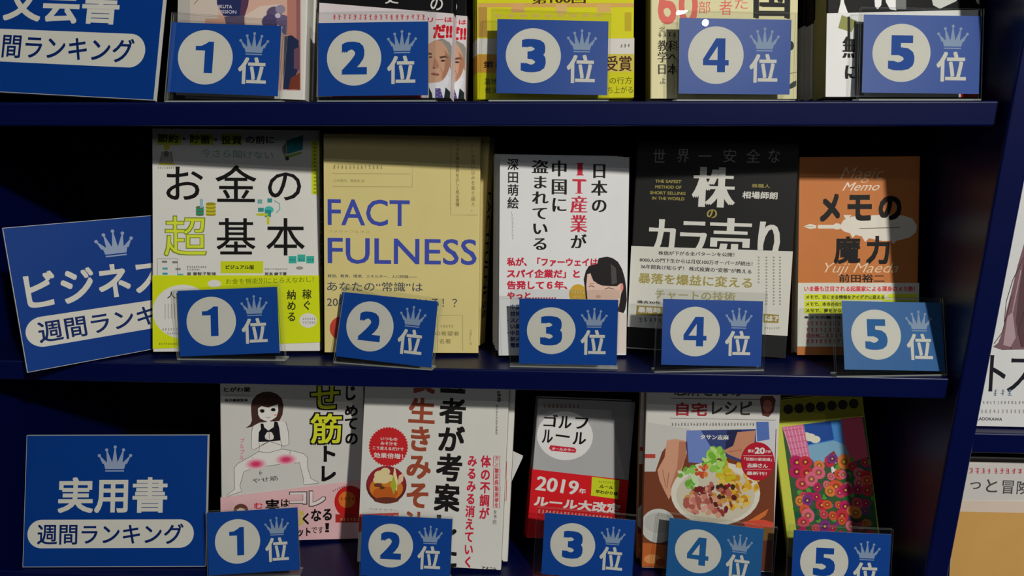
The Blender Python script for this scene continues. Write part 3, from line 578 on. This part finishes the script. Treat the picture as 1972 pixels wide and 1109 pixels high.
b = book('orange-brown book with a white feather pen, at the right end of the middle shelf', 'ranked books on display', (.271, .0516, .0117, .2713, -.008, .1067, .1795), 1, .018, 'R', (204, 124, 66), (150, 80, 40), f, band=([(1536, 544.5), (1771, 544.5)], [(1536, 667), (1768, 668)], (224, 222, 210), bf))
# ---------------------------------------------------------------- bottom shelf
PK = (232, 60, 120)
def f(S):
    t = (22, 20, 20)
    S.H(t, 'とがわ愛', 431, 750, 482, 11, off=.03); S.greek((120, 116, 110), 434, 761, 480, 3); S.H(t, '坂井建雄監修', 433, 770.5, 477, 7, off=.03)
    for ch, a, c_, b_, d in (('せ', 598, 741, 654, 788), ('筋', 597, 795, 659, 855)): S.G(t, ch, a-2, c_-2, b_+2, d+2, off=.06); S.G((222, 226, 50), ch, a+1, c_+1, b_-1, d-1, off=.015)
    S.G(t, 'ト', 623, 858, 646, 889, off=.04); S.G(t, 'レ', 619, 897, 647, 927, off=.04)
    for ch, a, c_, b_, d in (('じ', 666, 742, 685, 771), ('め', 664, 780, 689, 801), ('て', 664, 805, 688, 827), ('の', 665, 834, 689, 856)): S.G(t, ch, a, c_, b_, d, off=.03)
    # drawn woman squatting with joined hands
    ln = (84, 80, 80); sk = (236, 232, 226); X = lambda v: 380+v/2.926; Y = lambda v: 730+v/2.926
    P = lambda *q: [(X(a), Y(b_)) for a, b_ in q]
    S.poly((74, 48, 42), P((302, 150), (310, 118), (335, 88), (370, 72), (410, 70), (450, 84), (476, 110), (486, 150), (480, 200), (462, 236), (400, 240), (352, 244), (322, 262), (308, 268), (272, 276), (298, 256), (308, 232), (304, 195)))
    S.poly(sk, P((342, 165), (360, 152), (400, 160), (455, 140), (456, 180), (446, 212), (418, 232), (385, 236), (355, 222), (343, 200)))
    for ex in (366, 428): S.ell(t, X(ex), Y(180 if ex < 400 else 172), 4.5, 3.2); S.line(t, P((ex-18, 176), (ex, 168), (ex+14, 172)), 1)
    S.line(ln, P((385, 214), (400, 218), (414, 212)), 1); S.ell((238, 170, 170), X(440), Y(202), 3, 2)
    S.poly(sk, P((392, 234), (412, 234), (416, 256), (388, 256)))
    S.poly(sk, P((340, 250), (318, 262), (306, 300), (304, 392), (322, 398), (404, 352), (490, 378), (516, 364), (514, 300), (498, 244), (470, 236), (430, 240)))
    S.poly(sk, P((345, 350), (470, 345), (478, 395), (400, 410), (340, 405)))
    S.poly((28, 26, 32), P((356, 250), (372, 250), (378, 272), (400, 290), (430, 270), (434, 238), (452, 240), (462, 275), (470, 345), (400, 352), (344, 354), (346, 300), (358, 282)))
    S.poly(sk, P((380, 320), (392, 300), (405, 296), (420, 300), (432, 318), (428, 338), (408, 344), (384, 338)))
    for q in (P((404, 298), (406, 340)), P((312, 258), (306, 300), (304, 392), (322, 396), (404, 352)), P((498, 240), (514, 300), (516, 366), (490, 378), (406, 350)), P((345, 358), (352, 376), (345, 408)), P((470, 348), (476, 372), (474, 398)), P((360, 372), (405, 350)), P((392, 330), (384, 338)), P((424, 306), (432, 320))): S.line(ln, q, 1)
    S.poly(sk, P((345, 408), (400, 412), (478, 394), (530, 402), (600, 420), (620, 440), (622, 500), (640, 560), (684, 584), (600, 594), (598, 560), (575, 470), (480, 478), (330, 498), (262, 520), (240, 600), (250, 632), (165, 662), (166, 652), (210, 620), (208, 500), (230, 474), (300, 436)))
    for q in (P((345, 408), (300, 436), (230, 474), (208, 500), (210, 620), (166, 655)), P((166, 662), (250, 632), (240, 600), (262, 520), (330, 498), (480, 478), (575, 470), (598, 560), (600, 594), (684, 588)), P((478, 394), (530, 402), (600, 420), (620, 440), (622, 500), (640, 560), (684, 582)), P((345, 408), (400, 415), (478, 394)), P((310, 440), (338, 492)), P((524, 404), (514, 474))): S.line(ln, q, 1)
    for cx, cy in ((330, 478), (500, 453)):
        for k, c in ((1, (238, 208, 208)), (.8, (238, 168, 184)), (.58, (234, 116, 150)), (.36, (222, 66, 112))): S.ell(c, X(cx), Y(cy), 21*k, 11*k, -3)
    S.H(t, 'やせ筋', 486, 926, 535, 12, y1=920, off=.0); S.G(t, '←', 499, 905, 505, 916); S.C(PK, 'プルプル', 466, 843, 886, 11)
def bf(S):
    t = (24, 20, 22); w = (240, 226, 224)
    S.ell((112, 70, 56), 464, 982, 14, 12); S.ell((236, 210, 190), 464, 986, 9, 8); S.G((214, 60, 80), 'む', 489, 968, 506, 980, off=.03)
    S.G(t, '実', 511, 961, 538, 985, off=.04); S.G(t, 'は', 541, 961, 556, 976, off=.03)
    S.G((90, 80, 80), 'コ', 556, 946, 592, 972, off=.06); S.G(w, 'コ', 558, 948, 590, 970, off=.03); S.G((90, 80, 80), 'レ', 594, 944, 628, 976, off=.06); S.G(w, 'レ', 596, 946, 626, 974, off=.03)
    S.G((206, 200, 60), 'ぷ', 572, 982, 585, 1012, off=.03); S.G(t, 'く', 583, 988, 595, 1010, off=.03); S.G(t, 'なる', 599, 980, 639, 1004, off=.03, slant=.001)
    S.G(t, 'ット', 573, 1016, 598, 1033, off=.04); S.G(t, 'です', 600, 1014, 623, 1027, off=.01); S.G(t, '！', 626, 1007, 634, 1025, off=.03)
    S.ell((204, 36, 34), 674, 966, 30, 31); S.ell((226, 120, 50), 668, 962, 16, 16); S.greek((120, 40, 20), 655, 960, 690, 8); S.greek((60, 40, 36), 640, 946, 668, 5, y1=934)
    S.rect((188, 46, 40), 646, 990, 700, 1006); S.greek((226, 180, 120), 655, 1000, 692, 7)
b = book('white book with a drawn woman exercising, pink band, first on the bottom shelf', 'ranked books on display', (-.2785, .0669, .2067, .1702, .069, .1437, .21), 2, .014, 'L', (216, 214, 208), (216, 214, 208), f, band=([(431, 957), (660, 928)], None, (236, 190, 192), bf))
BR = (160, 76, 52)
def f(S):
    t = (26, 24, 24)
    for ch, a, c_, b_, d in (('医', 849, 700, 897, 757), ('者', 846, 766, 897, 816), ('が', 844, 820, 895, 869), ('考', 840, 873, 890, 927), ('案', 836, 931, 886, 985), ('し', 840, 992, 880, 1034), ('た', 833, 1046, 880, 1092)): S.G(t, ch, a, c_, b_, d, off=.03)
    for ch, a, c_, b_, d in (('長', 791, 700, 839, 758), ('生', 787, 766, 838, 815), ('き', 791, 821, 828, 869), ('み', 783, 877, 830, 922), ('そ', 783, 930, 825, 978), ('汁', 780, 985, 820, 1032)): S.G(BR, ch, a, c_, b_, d, off=.03)
    S.ell((206, 40, 44), 748, 860, 36, 36, burst=.07)
    for s_, a, b_, y, h in (('いつもの', 733, 765, 845, 8), ('みそ汁を', 733, 765, 854, 8), ('こう変えるだけで', 718, 777, 863.5, 8), ('効果倍増！', 720, 776, 877.5, 12)): S.H(W1, s_, a, y, b_, h, off=.02)
    S.ell((96, 40, 36), 744, 934, 39, 36); S.ell((150, 40, 52), 744, 930, 37, 33); S.ell((214, 128, 44), 744, 940, 32, 24); S.ell((196, 96, 34), 742, 950, 24, 13); S.ell((110, 52, 40), 744, 963, 24, 6)
    for x, y, r in ((732, 915, 11), (742, 908, 9), (728, 924, 9), (740, 922, 11), (750, 920, 8)): S.ell((232, 214, 160), x, y, r, r*.8, n=9, burst=.06)
    S.poly((238, 226, 170), [(755, 930), (760, 896), (766, 926), (764, 946)]); S.poly((170, 184, 50), [(752, 934), (758, 914), (764, 936), (758, 952)]); S.poly((236, 200, 160), [(768, 916), (778, 910), (776, 926), (766, 934)]); S.ell((120, 60, 40), 728, 934, 8, 4); S.ell((90, 60, 30), 736, 939, 5, 3)
    S.H((176, 120, 90), 'ベストセラー', 710, 981, 766, 5, off=.01); S.poly((206, 44, 46), [(691, 990), (768, 987), (766, 1024), (688, 1024)]); S.greek(W1, 700, 997, 760, 12)
    S.C(RD, 'みるみる消えていく', 910, 875, 1094, 21, x1=901, off=.03); S.C(RD, '体の不調が', 936, 876, 1001, 22, x1=932, off=.03)
    for s_, y0, y1 in (('ガン', 878, 898), ('糖尿病', 901, 934), ('動脈硬化', 936, 978)):
        S.line(RD, [(951, y0), (963, y0), (962, y1), (950, y1), (951, y0)], 1.2); S.C(RD, s_, 957, y0, y1, 8.5, x1=956, off=.02)
    S.C(t, 'を予防', 954, 981, 1010, 9, x1=952.5); S.C(t, '弘幸', 961, 752, 775, 9, off=.03); S.C(K2, '順天堂大学医学部教授', 957, 779, 837, 4.5, x1=956); S.H(t, 'アスコム', 928, 1094, 956, 7, off=.04)
def sp(S, t, H): S.rect((170, 40, 60), t*.25, 0.002, t*.4, H-.002, px=False); S.C((150, 90, 60), '医者が考案した長生きみそ汁', t*.7, H*.95, H*.2, t*.35, px=False)
b = book('white book with bold black and brown title, red burst and a bowl of soup', 'ranked books on display', (-.1257, .0258, .029, .2965, .0433, .1438, .188), 2, .014, 'R', (220, 219, 212), (214, 212, 204), f, sp)
behind(b, 'second copy of the soup book, its red-lined edge showing at right', 1, .006)
b = book('plain white booklet standing crooked behind the soup book, one corner sticking out', None, (-.128, .084, .02, .25, .42, .112, .102), 2, .006, 'L', (226, 226, 222), (226, 226, 222), lambda S: None, name='booklet')
def f(S):
    S.poly((176, 176, 176), [(1040, 800), (1060, 790), (1180, 815), (1205, 930), (1020, 905)])
    S.greek((120, 70, 50), 1046, 782, 1118, 9)
    S.ell((228, 228, 226), 1088, 839, 54, 47, 5); t = (22, 22, 22)
    for ch, a, c_, b_, d in (('ゴ', 1047, 798, 1074, 822), ('ル', 1076, 801, 1101, 825), ('フ', 1107, 804, 1133, 826), ('ル', 1044, 827, 1065, 853), ('ル', 1103, 832, 1129, 856)): S.G(t, ch, a, c_, b_, d, off=.01, minc=.03)
    S.line(t, [(1070, 838), (1084, 839.5), (1097, 841.5)], 4.5)
    S.poly((206, 40, 62), [(1060, 857), (1106, 862), (1110, 866), (1108, 872), (1062, 868), (1057, 863)]); S.H(W1, 'オールカラー', 1063, 863.5, 1106, 7, y1=867, off=.03)
def bf(S):
    S.H(W1, '2019', 1034, 929, 1113, 33, y1=939, off=.01, minc=.03); S.H(W1, '年', 1115, 945, 1128, 13, y1=946.5, off=.02); S.H(W1, 'ルール大改定', 1030, 964, 1194, 24, y1=980, off=.04)
    S.poly((206, 216, 40), [(1140, 918), (1193, 925), (1190, 961), (1138, 954)]); S.greek((130, 140, 40), 1152, 927, 1184, 5, y1=930); S.H((34, 36, 20), 'ルール', 1155, 936, 1181, 9, y1=939, off=.03); S.H((34, 36, 20), '早わかり帳', 1147, 946, 1190, 9, y1=951, off=.03)
    S.greek((236, 200, 196), 1036, 984, 1200, 8, y1=1000); S.greek((160, 100, 90), 1020, 1005, 1120, 6, y1=1014)
b = book('small grey book with a round white title and a bright red band', 'ranked books on display', (.021, .0851, .2647, .23, .1344, .106, .1478), 2, .012, 'L', (156, 156, 156), (140, 140, 140), f, band=([(1020, 902.5), (1200, 923)], None, (216, 30, 38), bf))
def f(S):
    S.G(K2, '志麻さんの', 1298, 738, 1430, 763, off=.02); S.line((110, 70, 60), [(1292, 767), (1465, 769)], 1.4)
    S.G((176, 54, 62), '自宅', 1302, 775, 1362, 801, off=.03); S.G(K2, 'レシピ', 1371, 772, 1448, 799, off=.02); S.line((110, 100, 90), [(1290, 805), (1494, 809)], 1); S.greek(K2, 1293, 817, 1451, 6)
    S.poly((110, 66, 60), [(1463, 768), (1468, 762), (1488, 762), (1494, 770), (1490, 792), (1480, 803), (1468, 800)]); S.ell((196, 120, 104), 1478, 782, 9, 12)
    # photograph: hands arranging a plate
    S.poly((124, 66, 44), [(1241, 832), (1495, 826), (1488, 1100), (1234, 1094)])
    S.poly((206, 204, 200), [(1242, 812), (1330, 826), (1330, 850), (1290, 852), (1275, 870), (1262, 908), (1240, 908)]); S.rect((190, 70, 60), 1242, 874, 1262, 882)
    S.poly((60, 74, 130), [(1322, 829), (1456, 826), (1456, 900), (1400, 880), (1330, 892), (1322, 870)]); S.poly((116, 140, 206), [(1322, 829), (1350, 829), (1372, 866), (1350, 892), (1326, 890)]); S.poly((40, 46, 84), [(1400, 829), (1428, 827), (1420, 880), (1396, 870)])
    S.poly((216, 160, 130), [(1284, 848), (1300, 845), (1318, 848), (1323, 872), (1312, 908), (1296, 945), (1288, 962), (1278, 942), (1270, 925), (1266, 905), (1280, 880)]); S.poly((190, 126, 98), [(1308, 850), (1320, 850), (1322, 878), (1298, 935), (1290, 940), (1304, 900)]); S.line((160, 100, 76), [(1288, 910), (1284, 940)], 1.4); S.line((160, 100, 76), [(1276, 904), (1282, 938)], 1.2)
    S.poly((206, 142, 112), [(1420, 832), (1455, 829), (1452, 860), (1440, 885), (1425, 884), (1405, 876), (1392, 868), (1412, 858)]); S.line((150, 90, 70), [(1404, 870), (1428, 866)], 1.2); S.poly((214, 214, 220), [(1455, 812), (1494, 812), (1492, 890), (1470, 860), (1456, 850)]); S.poly((90, 120, 190), [(1456, 812), (1480, 812), (1482, 846), (1458, 850)])
    S.ell((228, 222, 206), 1378, 950, 86, 62); S.ell((210, 202, 180), 1378, 954, 76, 52)
    rnd = random.Random(4)
    def blobs(n, cx, cy, sx, sy, cols, r0, r1):
        for i in range(n):
            a = rnd.uniform(0, 2*pi); q = rnd.random()**.5; S.ell(rnd.choice(cols), cx+sx*q*cos(a), cy+sy*q*sin(a), rnd.uniform(r0, r1), rnd.uniform(r0, r1)*.8, rnd.uniform(0, 90), n=8, burst=0)
    blobs(90, 1418, 932, 40, 48, ((222, 172, 50), (206, 150, 40), (232, 196, 90), (190, 124, 40), (236, 186, 70)), 3, 8)
    blobs(60, 1368, 962, 46, 32, ((150, 60, 56), (120, 40, 44), (190, 104, 90), (206, 150, 70), (96, 34, 40), (216, 160, 130)), 3, 9)
    blobs(30, 1346, 970, 26, 18, ((206, 130, 116), (176, 96, 84), (226, 164, 150)), 4, 9)
    blobs(34, 1376, 886, 22, 24, ((150, 206, 84), (178, 222, 110), (120, 186, 60), (196, 228, 140)), 4, 10); blobs(26, 1328, 918, 18, 20, ((110, 176, 60), (150, 206, 96), (206, 226, 180)), 4, 9)
    blobs(12, 1400, 910, 18, 14, ((220, 200, 60), (206, 190, 40)), 4, 8); blobs(10, 1398, 945, 22, 12, ((150, 30, 50), (70, 50, 30)), 3, 6); blobs(12, 1350, 904, 14, 14, ((206, 80, 50), (226, 130, 60)), 3, 6)
    S.ell((206, 206, 200), 1268, 1012, 34, 33); S.ell((190, 190, 184), 1268, 1006, 28, 20); S.poly((196, 104, 50), [(1236, 1044), (1290, 1050), (1286, 1092), (1234, 1090)]); S.ell((224, 150, 90), 1256, 1076, 16, 9); S.ell((150, 70, 40), 1272, 1082, 9, 7)
    S.poly((220, 120, 60), [(1440, 1003), (1470, 985), (1480, 979), (1474, 992), (1452, 1008)]); S.poly((224, 80, 60), [(1430, 1004), (1470, 1000), (1490, 1006), (1488, 1016), (1436, 1016)]); S.rect((150, 110, 60), 1462, 1016, 1490, 1040)
    S.H(W1, 'タサン志麻', 1349, 841.5, 1403, 11, off=.03)
    S.ell((190, 30, 52), 1459, 888, 32, 37); S.H(W1, '累計', 1440, 868, 1453, 7, off=.02); S.H(W1, '20', 1454, 867, 1472, 13, off=.04); S.H(W1, '万部', 1473, 869, 1484, 6, off=.02)
    S.H(W1, '「伝説の家政婦」', 1433, 884, 1486, 7.5, off=.02); S.H(W1, '志麻さん', 1439, 896, 1478, 10, off=.03); S.H(W1, '最新刊！', 1438, 911, 1476, 8, off=.02); S.line(W1, [(1431, 877), (1487, 877)], .6); S.line(W1, [(1435, 903), (1484, 903)], .6)
b = book('white cookery book with a photo of hands and a plate of food', 'ranked books on display', (.1502, .0422, -.0012, .1876, .0002, .1281, .188), 2, .016, 'L', (220, 218, 212), (128, 104, 50), f)
behind(b, 'second copy of the cookery book behind the first', 1, -.0035)
def f(S):
    S.poly((136, 134, 30), [(1500, 762), (1668, 762), (1672, 800), (1499, 815)])  # dark olive top: shadow painted into the yellow cover
    for i in range(7): S.ell((24, 26, 16), 1518+i*21, 788-i*1.8, 9, 9, n=10, burst=.08)
    pic = [(1506, 822), (1667, 802), (1692, 1040), (1537, 1045)]
    S.poly((60, 96, 60), pic); S.poly((70, 136, 206), [(1548, 817), (1640, 805), (1650, 870), (1600, 888), (1556, 890)]); S.poly((34, 78, 160), [(1548, 817), (1600, 811), (1606, 846), (1556, 856)])
    for x, y, r in ((1560, 842, 11), (1570, 846, 10), (1553, 838, 8)): S.ell((228, 226, 206), x, y, r, r*.7)
    S.poly((130, 176, 206), [(1556, 858), (1606, 848), (1650, 866), (1640, 890), (1600, 890), (1560, 892)])
    S.poly((222, 120, 160), [(1506, 822), (1547, 817), (1560, 880), (1530, 890)])
    for i in range(6): S.line((240, 180, 200), [(1509+i*7, 822), (1526+i*6, 884)], 1.6)
    for i in range(5): S.line((200, 80, 120), [(1508+i*3.4, 830+i*12), (1550+i*2, 824+i*12)], 1.2)
    S.poly((224, 90, 120), [(1620, 806), (1660, 802), (1672, 880), (1640, 890), (1625, 850)]); S.poly((236, 232, 228), [(1598, 884), (1606, 872), (1614, 884), (1616, 912), (1602, 912)]); S.poly((150, 60, 44), [(1594, 876), (1606, 868), (1614, 882), (1606, 874)])
    rnd = random.Random(9)
    for i in range(120):
        v = rnd.uniform(0, 1); u = rnd.uniform(0, 1); y = 885+v*155; x0 = 1524+v*14; x1 = 1676+v*14
        x = x0+(x1-x0)*u; S.ell(rnd.choice(((40, 110, 50), (90, 160, 60), (30, 90, 70), (120, 60, 120))), x, y, 6, 5, rnd.uniform(0, 90), n=7)
    for i in range(64):
        v = (i//8+rnd.uniform(.1, .9))/8; u = (i % 8+rnd.uniform(.1, .9))/8; y = 880+v*160; x0 = 1526+v*14; x1 = 1672+v*14
        x = x0+(x1-x0)*u; c = rnd.choice(((206, 50, 66), (222, 90, 56), (190, 36, 96), (226, 130, 60), (216, 70, 96), (130, 56, 130), (206, 50, 66), (226, 110, 130)))
        r = rnd.uniform(7, 14); S.ell(c, x, y, r, r*.85, rnd.uniform(0, 90), n=12, burst=.16); S.ell(tuple(max(0, int(k*.75)) for k in c), x, y, r*.55, r*.5, n=9); S.ell((230, 190, 70), x, y, r*.2, r*.2, n=8)
b = book('tall yellow book of colourful flowers leaning in shade, last on the bottom shelf', 'ranked books on display', (.2835, .0687, -.0555, .3034, -.1511, .0906, .1606), 2, .012, 'L', (206, 212, 80), (200, 206, 80), f)
# ---------------------------------------------------------------- neighbouring bookcase
def f(S):
    h1, h2, h3 = (122, 92, 98), (90, 64, 68), (176, 150, 156)
    S.poly(h1, [(1972, 470), (1960, 510), (1948, 560), (1938, 600), (1930, 640), (1922, 660), (1912, 668), (1930, 674), (1972, 673), (2060, 670), (2060, 470)])
    S.poly(h2, [(1972, 500), (1962, 560), (1956, 620), (1966, 668), (2060, 668), (2060, 480)])
    for q in ([(1972, 495), (1950, 540), (1938, 580), (1934, 620)], [(1948, 570), (1938, 610), (1930, 640), (1914, 662)], [(1972, 600), (1960, 640), (1968, 668)], [(1944, 640), (1940, 660), (1948, 672)]): S.line((70, 48, 52), q, 1.4)
    S.poly(h3, [(1940, 610), (1950, 600), (1956, 650), (1946, 668), (1932, 664)]); S.line(h3, [(1966, 520), (1956, 570), (1950, 600)], 2)
    S.G((24, 26, 36), 'ト', 1905, 684, 1937, 754, minc=.02); S.G((24, 26, 36), 'ス', 1940, 690, 1995, 756, minc=.01)
    S.greek((120, 140, 160), 1912, 756, 1948, 12); S.greek((140, 130, 134), 1892, 775, 1990, 6); S.greek((150, 140, 144), 1888, 792, 1990, 7); S.H((70, 66, 76), 'KADOKAWA', 1880, 806.5, 1930, 6, off=.02)
b = book('large white book with drawn brown hair on the upper shelf of the next bookcase', 'books in the neighbouring bookcase', (.4523, .0127, -.0018, .2268, 0, .182, .257), 0, .01, 'R', (216, 216, 216), (200, 200, 200), f, zrow=ZR)
def f(S):
    S.rect((204, 200, 196), 1850, 894, 2100, 962); S.greek((190, 50, 60), 1866, 906, 1985, 11, y1=908)
    for ch, a, c_, b_, d in (('っ', 1868, 928, 1889, 942), ('と', 1899, 923, 1921, 948), ('冒', 1930, 925, 1952, 951), ('険', 1958, 926, 1984, 952)): S.G((74, 74, 76), ch, a, c_, b_, d, off=.01)
    S.poly((206, 160, 92), [(1850, 964), (2120, 968), (2120, 1120), (1790, 1120), (1830, 1020)]); S.poly((214, 196, 180), [(1850, 964), (2120, 968), (2120, 990), (1846, 985)])
b = book('white and tan book on the lower shelf of the next bookcase, bottom right corner', 'books in the neighbouring bookcase', (.447, .008, .0025, .195, 0, .148, .1896), 0, .016, 'R', (214, 208, 200), (200, 200, 190), f, zrow=ZR-.24)
bpy.data.objects.remove(_to); bpy.data.curves.remove(_tc)
